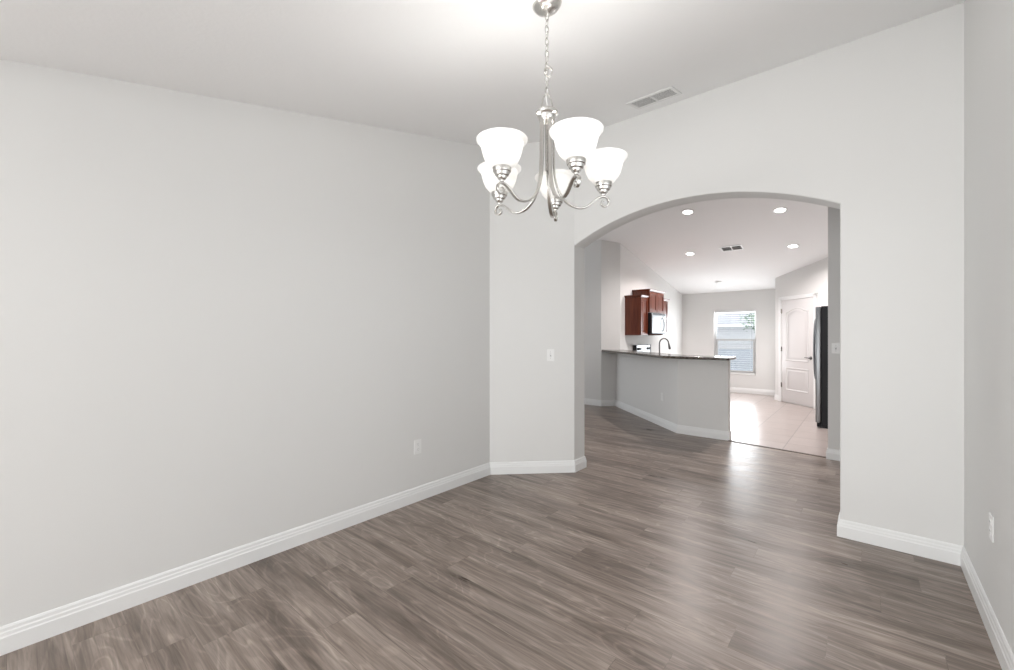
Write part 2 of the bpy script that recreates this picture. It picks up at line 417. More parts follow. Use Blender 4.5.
# hall wall, its clipped corner and the kitchen's left wall
struct(MB().prism([(-9.0, 7.25), (-3.83, 7.25), (KX, 7.51), (KX, 11.2), (KX-0.15, 11.2), (KX-0.15, 7.55), (-9.0, 7.55)], -0.1, chw).build('wall_kitchen_left', 'wall'))
struct(MB().prism([(0.30, 5.85), (0.42, 5.85), (0.42, 11.2), (0.30, 11.2)], -0.1, chw).build('wall_kitchen_right', 'wall'))
# far wall with window opening
WX0, WX1, WZ0, WZ1 = -2.825, -1.945, 0.425, 1.92
mb = MB()
for x0, x1, z0, z1 in ((KX-0.15, WX0, -0.1, WZ1), (WX1, 0.42, -0.1, WZ1), (WX0, WX1, -0.1, WZ0)): mb.box(x0, FAR, z0, x1, FAR+0.15, z1)
mb.prism([(KX-0.15, FAR), (0.42, FAR), (0.42, FAR+0.15), (KX-0.15, FAR+0.15)], WZ1, chw)
struct(mb.build('wall_far', 'wall'))
# pantry corner, cut at 45 degrees
PD = 8.80
PXL = -1.455
struct(MB().prism([(PXL, FAR), (PXL, PD - PXL), (0.30, PD - 0.30), (0.30, FAR)], -0.1, chw).build('wall_pantry', 'wall'))
# half wall of the breakfast bar
BARW = 1.028
QS = 3.95                                            # bar's slanted face: x + y
BC = Vector((-1.985, 5.936)); BA = Vector((-3.640, 7.455))   # half wall corner and its inner end at the wall
bd = (BA - BC).normalized(); bn = Vector((-bd.y, bd.x)); bn = bn if bn.y < 0 else -bn
def on_slant(off, y): q = BC + bn * off; t_ = (y - q.y) / bd.y; return q.x + bd.x * t_
def slant_at_x(off, x): q = BC + bn * off; t_ = (x - q.x) / bd.x; return q.y + bd.y * t_
def bar_path(off):
    """outer line of the bar at distance off in front of the half wall"""
    y = BC.y - off; return (on_slant(off, y), y)
c0 = bar_path(0); c1 = (on_slant(-0.13, 6.05), 6.05)
def chamf(off):
    """where the bar line at that offset meets the clipped wall corner face (x - y = -11.08)"""
    q = BC + bn * off; t_ = (-11.08 - q.x + q.y) / (bd.x - bd.y); return (q.x + bd.x * t_, q.y + bd.y * t_)
p_in = (KX, slant_at_x(-0.13, KX))
struct(MB().prism([chamf(0), c0, c1, p_in, (KX, 7.51)], -0.1, BARW).build('wall_bar', 'wall'))
struct(MB().prism([c0, (-1.355, BC.y), (-1.355, 6.05), c1], -0.1, BARW).build('wall_bar_front', 'wall'))

# skirtings
BB = [(0.0, 0.0), (0.016, 0.0), (0.016, 0.070), (0.013, 0.076), (0.012, 0.088), (0.009, 0.094), (0.008, 0.106), (0.004, 0.114), (0.0, 0.115)]
def skirting(name, path): struct(MB().run(path, BB).build(name, 'trim'))
skirting('baseboard_left', [(XL, -5.3), (XL, 3.01), (AL, YA), (AL, YAB), (XL, YAB)])
skirting('baseboard_right', [(XR, YAB), (AR, YAB), (AR, YA), (XR, YA), (XR, -5.3)])
skirting('baseboard_hall', [(-8.9, 7.25), (-3.83, 7.25), chamf(0), c0, (-1.355, BC.y), (-1.355, 6.05)])
skirting('baseboard_hall_right', [(-0.33, 5.91), (-0.33, 5.75), (2.58, 5.625)])
skirting('baseboard_far', [(-2.94, FAR), (PXL - 0.001, FAR)])
un = Vector((1, -1, 0)).normalized()                 # along the pantry face, to the right
pin = Vector((PXL, PD - PXL, 0)); DO = 0.19; DWID = 0.81
pq = pin + un * (DO - 0.075)
skirting('baseboard_pantry', [(PXL, FAR), (PXL, PD - PXL), (pq.x, pq.y)])

# ------------------------------------------------------------------ pantry door
DH = 2.03
rotd = math.radians(-45)
def ring_strip(mb, pts, prof):
    """moulding around a closed outline in the x-z plane; prof: (inset, y)"""
    n = len(pts); rings = []
    for i in range(n):
        p, a_, b_ = Vector(pts[i]), Vector(pts[i - 1]), Vector(pts[(i + 1) % n])
        d1 = (p - a_).normalized(); d2 = (b_ - p).normalized()
        n1 = Vector((-d1.y, d1.x)); n2 = Vector((-d2.y, d2.x)); mm = (n1 + n2).normalized(); k = 1 / max(0.3, mm.dot(n1))
        rings.append([mb.bm.verts.new((p.x + mm.x * k * q, yy, p.y + mm.y * k * q)) for q, yy in prof])
    for i in range(n):
        A, B = rings[i], rings[(i + 1) % n]
        for k in range(len(prof) - 1): mb.bm.faces.new((A[k], B[k], B[k + 1], A[k + 1]))
def panel_outline(x0, x1, z0, z1, arch=0.0):
    pts = [(x0, z0), (x1, z0), (x1, z1)]
    if arch > 0:
        for i in range(1, 16):
            t = i / 16; s_ = 0.5 - 0.5 * math.cos(2 * PI * t); pts.append((x1 + (x0 - x1) * t, z1 + arch * s_ ** 0.85))
    pts.append((x0, z1)); return pts
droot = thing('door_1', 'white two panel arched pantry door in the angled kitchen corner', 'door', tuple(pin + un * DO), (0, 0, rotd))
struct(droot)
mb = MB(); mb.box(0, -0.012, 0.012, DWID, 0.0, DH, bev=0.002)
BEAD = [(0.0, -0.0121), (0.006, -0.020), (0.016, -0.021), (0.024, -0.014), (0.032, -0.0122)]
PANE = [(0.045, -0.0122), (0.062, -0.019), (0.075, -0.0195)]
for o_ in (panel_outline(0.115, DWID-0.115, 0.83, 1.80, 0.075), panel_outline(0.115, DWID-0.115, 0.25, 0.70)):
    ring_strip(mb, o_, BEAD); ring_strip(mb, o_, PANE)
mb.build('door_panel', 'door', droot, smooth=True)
mb = MB()
for x0, x1, z0, z1 in ((-0.075, -0.004, 0.0, DH + 0.07), (DWID + 0.004, DWID + 0.075, 0.0, DH + 0.07), (-0.075, DWID + 0.075, DH + 0.004, DH + 0.07)):
    mb.box(x0, -0.022, z0, x1, 0.0, z1, bev=0.006)
mb.build('door_casing', 'trim', droot)
for z in (0.34, 1.06, 1.82):
    mb = MB(); mb.box(-0.004, -0.016, z - 0.045, 0.022, -0.011, z + 0.045); mb.tube([(0.0, -0.02, z - 0.048), (0.0, -0.02, z + 0.048)], 0.007, 8)
    mb.build('hinge', 'nickel', droot, smooth=True)
mb = MB(); mb.lathe([(0, 0), (0.03, 0), (0.03, 0.008), (0.012, 0.014), (0.012, 0.05), (0, 0.05)], Matrix.Translation((DWID - 0.06, -0.012, 0.915)) @ Matrix.Rotation(PI / 2, 4, 'X'), 20)
mb.tube([(DWID - 0.055, -0.055, 0.915), (DWID - 0.10, -0.058, 0.917), (DWID - 0.14, -0.056, 0.919), (DWID - 0.17, -0.05, 0.917)], 0.009, 10, scale=[1.1, 1, 0.9, 0.8])
mb.build('lever_handle', 'dsteel', droot, smooth=True)

# ------------------------------------------------------------------ far window
wroot = thing('window_1', 'white single hung kitchen window in the far wall', 'window', ((WX0 + WX1) / 2, FAR + 0.09, WZ0)); struct(wroot)
W2, H2 = (WX1 - WX0) / 2, WZ1 - WZ0
mb = MB()
for x0, x1, z0, z1 in ((-W2, -W2+0.035, 0, H2), (W2-0.035, W2, 0, H2), (-W2+0.035, W2-0.035, 0, 0.04), (-W2+0.035, W2-0.035, H2-0.04, H2)): mb.box(x0, 0, z0, x1, 0.05, z1, bev=0.003)
mb.build('window_frame', 'trim', wroot)
MR = 0.78
mb = MB()
for x0, x1, z0, z1 in ((-W2+0.035, -W2+0.07, 0.04, MR), (W2-0.07, W2-0.035, 0.04, MR), (-W2+0.07, W2-0.07, 0.04, 0.085), (-W2+0.035, W2-0.035, MR, MR+0.04)): mb.box(x0, -0.015, z0, x1, 0.01, z1, bev=0.003)
mb.build('window_sash', 'trim', wroot)
MB().box(-W2+0.035, 0.030, MR, W2-0.035, 0.034, H2-0.04).build('upper_pane', 'glass', wroot)
MB().box(-W2+0.07, -0.004, 0.085, W2-0.07, 0.0, MR).build('lower_pane', 'glass', wroot)
MB().box(-W2+0.035, 0.040, 0.04, W2-0.035, 0.0405, MR).build('insect_screen', 'screen', wroot)
MB().box(-W2, -0.105, -0.001, W2, 0.0, 0.018, bev=0.004).build('window_sill', 'trim', wroot)
# blind
broot = thing('window_blind', 'white horizontal slat blind lowered and tilted open inside the far kitchen window', 'blind', ((WX0 + WX1) / 2, FAR + 0.038, WZ0 + 0.0185))
hb = H2 - 0.0195; wb = W2 - 0.008
MB().box(-wb, -0.028, hb - 0.045, wb, 0.028, hb, bev=0.004).build('head_rail', 'trim', broot)
mb = MB(); zz = 0.055
while zz < hb - 0.06:
    mb.box(-wb, -0.024, -0.0006, wb, 0.024, 0.0006, Matrix.Translation((0, 0, zz)) @ Matrix.Rotation(math.radians(-1), 4, 'X')); zz += 0.05
mb.build('slats', 'plate', broot)
MB().box(-wb, -0.024, 0.0, wb, 0.024, 0.018, bev=0.004).build('bottom_rail', 'plate', broot)
for x in (-wb + 0.10, wb - 0.10):
    MB().tube([(x, -0.027, 0.015), (x, -0.027, hb - 0.04)], 0.0012, 6).build('ladder_cord', 'plate', broot)
mb = MB(); mb.tube([(wb - 0.07, -0.034, hb - 0.03), (wb - 0.07, -0.036, 0.62)], 0.003, 8); mb.lathe([(0, 0), (0.008, 0.01), (0.006, 0.05), (0, 0.055)], Matrix.Translation((wb - 0.07, -0.036, 0.57)), 10)
mb.build('pull_cord', 'slot', broot, smooth=True)

# ------------------------------------------------------------------ outdoors
struct(MB().prism([(-60, FAR + 0.5), (60, FAR + 0.5), (60, 90), (-60, 90)], -0.4, -0.15).build('ground', 'pave'))
hr = thing('neighbor_house', 'pale house with grey shingle roof across the street, seen through the far window', 'house', (-10.5, 50.0, -0.15))
MB().box(-9, 0, 0, 9, 9, 2.55).build('house_wall', 'stucco', hr)
MB().poly and None
mb = MB(); mb.poly([(-9.6, -0.6, 2.62), (9.6, -0.6, 2.62), (9.6, 9.6, 2.62), (-9.6, 9.6, 2.62), (-6.5, 4.5, 3.95), (6.5, 4.5, 3.95)], [(3,2,1,0), (0,1,5,4), (2,3,4,5), (1,2,5), (3,0,4)])
mb.build('roof', 'roof', hr)
mb = MB()
for x0, y0, x1, y1 in ((-9.6, -0.62, 9.6, -0.55), (-9.6, 9.55, 9.6, 9.62), (-9.62, -0.6, -9.55, 9.6), (9.55, -0.6, 9.62, 9.6)): mb.box(x0, y0, 2.32, x1, y1, 2.62)
mb.build('fascia', 'trim', hr)
for x in (-4.6, 4.2):
    f_ = MB().box(x - 0.8, -0.05, 0.9, x + 0.8, 0.02, 2.1, bev=0.02).build('house_window', 'trim', hr)
    MB().box(x - 0.7, -0.06, 1.0, x + 0.7, -0.045, 2.0).build('house_window_pane', 'winglass_dark', f_)
random.seed(4)
tx, ty = -4.05, 25.2
tr = thing('garden_tree', 'small leafy green tree outside at the right edge of the far window', 'tree', (tx, ty, -0.15))
mb = MB(); mb.tube([(0, 0, 0), (0.05, 0, 0.8), (0.0, 0.05, 1.6), (0.05, 0, 2.6)], 0.09, 10, scale=[1.2, 1, 0.8, 0.4])
for k in range(9):
    a_ = k * 0.7 * PI; mb.tube([(0.02, 0, 1.3 + 0.1 * k), (0.4 * math.cos(a_), 0.4 * math.sin(a_), 1.7 + 0.1 * k), (0.85 * math.cos(a_), 0.85 * math.sin(a_), 1.9 + 0.12 * k)], 0.03, 6, scale=[1, 0.7, 0.3])
mb.build('trunk', 'bark', tr, smooth=True)
mb = MB()
for k in range(1500):
    while True:
        p = Vector((random.uniform(-1, 1), random.uniform(-1, 1), random.uniform(-1, 1)))
        if 0.25 < p.length < 1: break
    lump = 0.75 + 0.35 * math.sin(5 * p.x + 2) * math.sin(4 * p.z + 5 * p.y)
    c = Vector((p.x * 1.25 * lump, p.y * 1.25 * lump, 2.35 + p.z * 0.95 * lump)); s_ = random.uniform(0.05, 0.10)
    Rm = Matrix.Translation(c) @ Matrix.Rotation(random.uniform(0, 6.28), 4, 'Z') @ Matrix.Rotation(random.uniform(-1.2, 1.2), 4, 'X')
    mb.poly([Rm @ Vector(v) for v in ((-s_, 0, 0), (0, -s_ * 0.45, 0.01), (s_, 0, 0), (0, s_ * 0.45, 0.01))], [(0, 1, 2, 3)])
mb.build('foliage', 'leaf', tr)

# ------------------------------------------------------------------ breakfast bar top
OV = 0.27
e0 = bar_path(OV); xr = -1.288
tipo = chamf(OV); e1 = bar_path(-0.16)
pts = [tipo, e0, (xr - 0.03, BC.y - OV), (xr, BC.y - OV + 0.03), (xr, 6.05), (xr - 0.03, 6.08), (on_slant(-0.16, 6.08), 6.08), (KX, slant_at_x(-0.16, KX)), (KX, 7.51)]
mb = MB(); mb.prism(pts, BARW + 0.001, BARW + 0.034)
bmesh.ops.bevel(mb.bm, geom=[e for e in mb.bm.edges if abs(e.verts[0].co.z - e.verts[1].co.z) < 1e-4], offset=0.006, segments=3, affect='EDGES', profile=0.5)
tag(mb.build('bar_countertop', 'granite'), 'long dark speckled granite top with angled end on the raised breakfast bar', 'countertop')
# lower sink counter behind the bar
kx2 = KX + 0.003
cb = thing('sink_cabinet', 'cherry base cabinet standing behind the angled breakfast bar wall', 'cabinet', (-2.5, 6.9, 0))
fp = [(on_slant(-0.15, 6.07), 6.07), (-1.60, 6.07), (-1.60, 6.46), (on_slant(-0.70, 6.85), 6.85), (on_slant(-0.70, 7.5), 7.5), (on_slant(-0.15, 7.32), 7.32)]
fp = [(x + 2.5, y - 6.9) for x, y in fp]
MB().prism(fp, 0.10, 0.862).build('cabinet_body', 'cherry', cb)
MB().prism([(x * 0.93, y * 0.93) for x, y in fp], 0.0, 0.10).build('plinth', 'black', cb)
ct = [(on_slant(-0.14, 6.058), 6.058), (-1.56, 6.058), (-1.56, 6.50), (on_slant(-0.74, 6.85), 6.85), (on_slant(-0.74, 7.55), 7.55), (on_slant(-0.14, 7.38), 7.38)]
mb = MB(); mb.prism(ct, 0.864, 0.90)
tag(mb.build('sink_countertop', 'granite'), 'lower dark granite worktop behind the raised bar, holding the tall faucet', 'countertop')
# faucet (spout arches away from the bar, over the worktop)
fx, fy = -2.615, 6.955
fa = thing('kitchen_faucet', 'tall dark gooseneck faucet with pull down spray head behind the bar', 'faucet', (fx, fy, 0.90), (0, 0, PI / 4))
MB().lathe([(0, 0), (0.028, 0), (0.028, 0.012), (0.018, 0.022), (0.016, 0.06), (0, 0.06)], seg=20).build('faucet_base', 'dsteel', fa, smooth=True)
path = [(0, 0, 0.05), (0, 0, 0.15), (0, 0, 0.28)]
for k in range(1, 12): t = PI - PI * 0.93 * k / 11; path.append((0.078 + 0.078 * math.cos(t), 0, 0.295 + 0.088 * math.sin(t)))
MB().tube(path, 0.0115, 12).build('gooseneck_spout', 'dsteel', fa, smooth=True)
mb = MB(); mb.tube([(0.154, 0, 0.312), (0.163, 0, 0.27), (0.172, 0, 0.23), (0.176, 0, 0.205)], 0.015, 14, scale=[0.85, 1.05, 1.35, 1.3]); mb.build('spray_head', 'dsteel', fa, smooth=True)
mb = MB(); mb.tube([(0, -0.012, 0.075), (0, -0.045, 0.085), (-0.01, -0.10, 0.11)], 0.007, 10, scale=[1.4, 1, 0.8]); mb.build('faucet_lever', 'dsteel', fa, smooth=True)

# ------------------------------------------------------------------ kitchen run on the left wall (fronts face +x)
def cab_front(mb, w_, h_, t=0.02):
    """door leaf in local frame: width along y, height z, face towards +x, with frame and raised panel"""
    mb.box(0, 0, 0, t - 0.012, w_, h_)
    fr = 0.055 if w_ > 0.2 else 0.045
    for y0, y1, z0, z1 in ((0, fr, 0, h_), (w_ - fr, w_, 0, h_), (fr, w_ - fr, 0, fr), (fr, w_ - fr, h_ - fr, h_)): mb.box(t - 0.012, y0, z0, t, y1, z1, bev=0.003, seg=1)
    mb.box(t - 0.012, fr + 0.02, fr + 0.02, t - 0.005, w_ - fr - 0.02, h_ - fr - 0.02, bev=0.004, seg=1)
def upper(label, y0, y1, z0, z1, depth, doors, crown):
    r = thing('wall_cabinet', label, 'cabinet', (KX + 0.001, y0, z0), group=None)
    wd, hh = y1 - y0, z1 - z0
    MB().box(0, 0, 0, depth - 0.02, wd, hh).build('cabinet_body', 'cherry', r)
    for k in range(doors):
        mb = MB(); cab_front(mb, wd / doors - 0.010, hh - 0.03)
        mb.build('cabinet_door', 'cherry', r, loc=(depth - 0.0195, k * wd / doors + 0.005, 0.008))
    # crown moulding on three sides
    prof = [(-0.02, 0.0), (0.006, 0.0), (0.010, 0.012), (0.022, 0.028), (0.026, 0.034), (0.026, 0.042), (-0.02, 0.042)]
    mb = MB(); mb.run([(0, wd), (depth, wd), (depth, 0), (0, 0)][::-1], [(d_, z) for d_, z in prof])
    MB.build(mb, 'crown_molding', 'cherry', r, loc=(0, 0, hh - 0.015))
    return r
upper('tall cherry wall cabinet nearest the bar, beside the left end of the microwave', 7.71, 8.045, 1.335, 2.07, 0.32, 1, True)
upper('short cherry wall cabinet with two doors mounted directly above the microwave', 8.05, 8.81, 1.775, 2.205, 0.35, 2, True)
upper('cherry wall cabinet farthest from the bar, past the right end of the microwave', 8.815, 9.12, 1.335, 2.07, 0.32, 1, True)
mw = thing('microwave', 'stainless over the range microwave hung under the short cherry cabinet', 'microwave', (KX + 0.001, 8.052, 1.362))
MB().box(0, 0, 0.012, 0.375, 0.756, 0.41, bev=0.004).build('microwave_body', 'black', mw)
MB().box(0.02, 0.01, 0.0, 0.39, 0.746, 0.012).build('bottom_vent', 'black', mw)
d_ = MB().box(0.3755, 0.002, 0.014, 0.40, 0.56, 0.36, bev=0.005).build('microwave_door', 'steel', mw)
MB().box(0.4002, 0.07, 0.07, 0.402, 0.46, 0.30, bev=0.0).build('door_window', 'winglass_dark', d_)
mb = MB(); mb.tube([(0.40, 0.525, 0.05), (0.43, 0.525, 0.09), (0.44, 0.525, 0.185), (0.43, 0.525, 0.28), (0.40, 0.525, 0.32)], 0.009, 10); mb.build('door_handle', 'steel', d_, smooth=True)
p_ = MB().box(0.3755, 0.562, 0.014, 0.40, 0.754, 0.36, bev=0.005).build('control_panel', 'steel', mw)
MB().box(0.4002, 0.59, 0.27, 0.4015, 0.73, 0.33).build('clock_display', 'glassblack', p_)
mb = MB()
for i in range(3):
    for j in range(5): mb.box(0.4002, 0.592 + 0.048 * i, 0.05 + 0.04 * j, 0.402, 0.630 + 0.048 * i, 0.078 + 0.04 * j)
mb.build('buttons', 'slot', p_)
g_ = MB().box(0.3755, 0.002, 0.363, 0.395, 0.754, 0.408, bev=0.004).build('top_grille', 'steel', mw)
mb = MB()
for k in range(18): mb.box(0.3952, 0.04 + 0.038 * k, 0.372, 0.3962, 0.068 + 0.038 * k, 0.40)
mb.build('grille_slots', 'black', g_)
# range
rg = thing('kitchen_range', 'stainless electric range with black ended control backguard below the microwave', 'range', (KX + 0.003, 8.056, 0))
MB().box(0, 0, 0.02, 0.60, 0.748, 0.895, bev=0.004).build('range_body', 'black', rg)
MB().box(0, 0, 0.896, 0.61, 0.748, 0.912, bev=0.003).build('cooktop', 'glassblack', rg)
for x, y in ((0.2, 0.19), (0.2, 0.56), (0.45, 0.19), (0.45, 0.56)):
    MB().lathe([(0.07, 0), (0.09, 0), (0.09, 0.0012), (0.07, 0.0012)], Matrix.Translation((x, y, 0.9122)), 28, closed=True).build('burner_ring', 'slot', rg)
d_ = MB().box(0.601, 0.01, 0.20, 0.63, 0.738, 0.84, bev=0.005).build('oven_door', 'steel', rg)
MB().box(0.6302, 0.12, 0.33, 0.632, 0.628, 0.66).build('oven_window', 'glassblack', d_)
mb = MB(); mb.tube([(0.63, 0.06, 0.77), (0.675, 0.07, 0.77), (0.675, 0.678, 0.77), (0.63, 0.688, 0.77)], 0.011, 10); mb.build('oven_handle', 'steel', d_, smooth=True)
bgd = MB().box(0.012, 0.03, 0.913, 0.072, 0.718, 1.135, bev=0.006).build('backguard', 'steel', rg)
for y0, y1 in ((0.0, 0.0295), (0.7185, 0.748)):
    mb = MB(); mb.box(0.0, y0, 0.913, 0.078, y1, 1.14, bev=0.006); mb.build('backguard_end', 'black', rg)
for y in (0.09, 0.17, 0.58, 0.66):
    MB().lathe([(0, 0), (0.026, 0), (0.024, 0.02), (0.018, 0.026), (0, 0.026)], Matrix.Translation((0.0722, y, 1.06)) @ Matrix.Rotation(PI / 2, 4, 'Y'), 18).build('control_knob', 'black', bgd, smooth=True)
dsp = MB().box(0.0722, 0.27, 1.03, 0.0745, 0.48, 1.10).build('oven_clock', 'glassblack', bgd)
def base_cab(label, y0, y1, doors):
    r = thing('base_cabinet', label, 'cabinet', (KX + 0.003, y0, 0))
    wd = y1 - y0
    MB().box(0, 0, 0.10, 0.54, wd, 0.862).build('cabinet_body', 'cherry', r)
    MB().box(0, 0.0, 0, 0.48, wd, 0.10).build('plinth', 'black', r)
    for k in range(doors):
        mb = MB(); cab_front(mb, wd / doors - 0.006, 0.58); mb.build('cabinet_door', 'cherry', r, loc=(0.5405, k * wd / doors + 0.003, 0.11))
        mb = MB(); cab_front(mb, wd / doors - 0.006, 0.14); mb.build('drawer', 'cherry', r, loc=(0.5405, k * wd / doors + 0.003, 0.705))
    t_ = MB().box(KX + 0.003, y0, 0.864, KX + 0.58, y1, 0.90, bev=0.004).build('countertop', 'granite')
    return t_
tag(base_cab('cherry base cabinet between the range and the clipped wall corner', 7.76, 8.045, 1), 'short dark granite counter at the bar side of the range', 'countertop')
tag(base_cab('cherry base cabinet on the far side of the range', 8.815, 9.12, 1), 'short dark granite counter on the far side of the range', 'countertop')

# ------------------------------------------------------------------ refrigerator (doors face -x)
fr = thing('refrigerator', 'black sided refrigerator with stainless doors beside the pantry door', 'refrigerator', (-0.515, 7.60, 0))
mb = MB(); mb.box(0.0, 0, 0.0, 0.70, 0.86, 0.05); mb.box(0.0, 0, 0.05, 0.70, 0.86, 1.735, bev=0.006); mb.build('fridge_body', 'black', fr)
MB().box(0.0, 0.0, 1.736, 0.12, 0.86, 1.755, bev=0.004).build('hinge_cover', 'black', fr)
for y0, y1, hy in ((0.002, 0.427, 0.385), (0.433, 0.858, 0.475)):
    d_ = MB().box(-0.068, y0, 0.07, -0.004, y1, 1.75, bev=0.012, seg=3).build('fridge_door', 'steel', fr, smooth=True)
    path = [(-0.066, hy, 0.62), (-0.095, hy, 0.68)] + [(-0.105 - 0.012 * math.sin(PI * k / 8), hy, 0.75 + 0.75 * k / 8) for k in range(9)] + [(-0.095, hy, 1.57), (-0.066, hy, 1.63)]
    MB().tube(path, 0.012, 12).build('door_handle', 'steel', d_, smooth=True)
MB().box(-0.05, 0.01, 0.012, -0.002, 0.85, 0.066).build('toe_grille', 'black', fr)

# ------------------------------------------------------------------ switches and outlets (local: face towards -y)
def switch(label, loc, rz, group=None):
    r = thing('light_switch', label, 'light switch', loc, (0, 0, rz))
    MB().box(-0.036, -0.006, -0.058, 0.036, 0, 0.058, bev=0.003).build('switch_plate', 'plate', r)
    MB().box(-0.006, -0.0075, -0.013, 0.006, -0.0055, 0.013).build('toggle_slot', 'slot', r)
    MB().box(-0.0045, -0.017, -0.003, 0.0045, -0.007, 0.011, bev=0.001).build('toggle', 'plate', r)
    for z in (-0.03, 0.03): MB().lathe([(0, 0), (0.003, 0), (0.002, 0.0012), (0, 0.0012)], Matrix.Translation((0, -0.006, z)) @ Matrix.Rotation(PI / 2, 4, 'X'), 10).build('screw', 'slot', r)
    return r
def outlet(label, loc, rz):
    r = thing('wall_outlet', label, 'outlet', loc, (0, 0, rz))
    MB().box(-0.036, -0.006, -0.058, 0.036, 0, 0.058, bev=0.003).build('outlet_plate', 'plate', r)
    for z in (-0.02, 0.02):
        s_ = MB().lathe([(0, 0), (0.0165, 0), (0.0165, 0.0018), (0, 0.0018)], Matrix.Translation((0, -0.006, z)) @ Matrix.Rotation(PI / 2, 4, 'X'), 24).build('socket', 'plate', r)
        mb = MB(); mb.box(-0.008, -0.0084, z - 0.001, -0.006, -0.0078, z + 0.008); mb.box(0.006, -0.0084, z - 0.001, 0.008, -0.0078, z + 0.008)
        mb.lathe([(0, 0), (0.0025, 0), (0, 0.0004)], Matrix.Translation((0, -0.0079, z - 0.008)) @ Matrix.Rotation(PI / 2, 4, 'X'), 8)
        mb.build('slots', 'slot', s_)
    return r
# rz: local -y turns to face the room
fn = Vector((1, -1, 0)).normalized()
swp = Vector((-2.357, 3.429, 1.145))
switch('white toggle light switch on the narrow angled wall left of the archway', tuple(swp + fn * 0.0001), PI / 4)
switch('white toggle light switch on the hall wall end beside the refrigerator', (-0.262, 5.7435, 1.20), 0)
outlet('white duplex outlet low on the long left wall', (XL + 0.0001, 2.15, 0.437), PI / 2)
outlet('white duplex outlet low on the right wall near the corner', (XR - 0.0001, 2.86, 0.478), -PI / 2)
oy = 6.222; ob = Vector((on_slant(0, oy), oy, 0.433)) + Vector((bn.x, bn.y, 0)) * 0.0001
outlet('white duplex outlet on the slanted grey half wall of the breakfast bar', tuple(ob), math.atan2(bn.x, -bn.y))

# ------------------------------------------------------------------ ceiling fixtures
td = math.atan(CB); tk = -math.atan(KB)
def vent(label, x, y, wx, wy, tilt, leaf):
    r = thing('ceiling_vent', label, 'vent', (x, y, ch(x, y) - 0.0005), (tilt, 0, 0))
    b_ = 0.026; mb = MB()
    for x0, x1, y0, y1 in ((-wx/2, wx/2, -wy/2, -wy/2+b_), (-wx/2, wx/2, wy/2-b_, wy/2), (-wx/2, -wx/2+b_, -wy/2+b_, wy/2-b_), (wx/2-b_, wx/2, -wy/2+b_, wy/2-b_), (-0.008, 0.008, -wy/2+b_, wy/2-b_)):
        mb.box(x0, y0, -0.010, x1, y1, 0.0, bev=0.003, seg=1)
    mb.build('vent_frame', 'white_metal', r)
    MB().box(-wx/2+0.01, -wy/2+0.01, -0.0015, wx/2-0.01, wy/2-0.01, -0.0005).build('duct_opening', 'void', r)
    mb = MB(); n = max(4, int((wy - 2 * b_) / 0.022))
    for sx in (-1, 1):
        for k in range(n):
            y_ = -wy/2 + b_ + (k + 0.5) * (wy - 2 * b_) / n
            mb.box(min(sx * 0.008, sx * (wx/2 - b_)), -0.009, -0.0006, max(sx * 0.008, sx * (wx/2 - b_)), 0.009, 0.0006, Matrix.Translation((0, y_, -0.0075)) @ Matrix.Rotation(math.radians(leaf), 4, 'X'))
    mb.build('louvers', 'white_metal', r)
    return r
vent('white louvered air vent in the sloped ceiling by the chandelier, near the arch wall', -1.285, 3.295, 0.36, 0.235, td, 8)
vent('white louvered air vent in the kitchen ceiling between the downlights', -1.86, 8.40, 0.36, 0.23, tk, 20)
def downlight(label, x, y, watts=108):
    r = thing('recessed_light', label, 'ceiling light', (x, y, ch(x, y) - 0.0005), (tk, 0, 0), 'kitchen downlights')
    MB().lathe([(0.066, 0.0), (0.092, 0.0), (0.090, -0.006), (0.070, -0.009), (0.066, -0.006)], seg=36, closed=True).build('trim_ring', 'trim', r, smooth=True)
    MB().lathe([(0, -0.004), (0.0655, -0.004), (0.0655, -0.0015), (0, -0.0015)], seg=36).build('lens', 'lens', r)
    L = bpy.data.lights.new('downlight_lamp', 'SPOT'); L.energy = watts; L.spot_size = math.radians(150); L.spot_blend = 0.6; L.shadow_soft_size = 0.06; L.color = (1.0, 0.935, 0.92)
    lo = bpy.data.objects.new('downlight_lamp', L); COL.objects.link(lo); lo.parent = r; lo.location = (0, 0, -0.03); lo.rotation_euler = (-tk, 0, 0)
    return r
downlight('near left recessed downlight in the kitchen ceiling, at the arch rim', -2.11, 6.77)
downlight('near right recessed downlight in the kitchen ceiling, under the arch top', -0.965, 7.21)
downlight('far left recessed downlight in the kitchen ceiling, left of the vent', -2.585, 8.43)
downlight('far right recessed downlight in the kitchen ceiling, near the pantry wall', -0.97, 8.63, 70)
sd = thing('smoke_detector', 'small round white detector on the kitchen ceiling near the far wall', 'smoke detector', (-2.53, 10.24, ch(0, 10.24) - 0.0005), (tk, 0, 0))
MB().lathe([(0, 0), (0.062, 0), (0.062, -0.012), (0.054, -0.030), (0.03, -0.036), (0, -0.036)], seg=32).build('detector_body', 'plate', sd, smooth=True)
MB().lathe([(0.052, 0), (0.066, 0), (0.066, -0.006), (0.052, -0.006)], seg=32, closed=True).build('mounting_ring', 'plate', sd, smooth=True)

# ------------------------------------------------------------------ chandelier
CX, CY, CZ = -1.111, 1.588, 1.915
cr = thing('chandelier', 'brushed nickel five arm chandelier with lit white bell shades hanging from a chain', 'chandelier', (CX, CY, CZ))
ztop = ch(CX, CY) - CZ                               # ceiling above the root
MB().lathe([(0, 0.0), (0.066, 0.0), (0.066, -0.006), (0.060, -0.016), (0.046, -0.030), (0.026, -0.038), (0.010, -0.042), (0.008, -0.050), (0, -0.050)], seg=40).build('canopy', 'nickel', cr, smooth=True, loc=(0, 0, ztop), rot=(td, 0, 0))
HUB = 2.325 - CZ
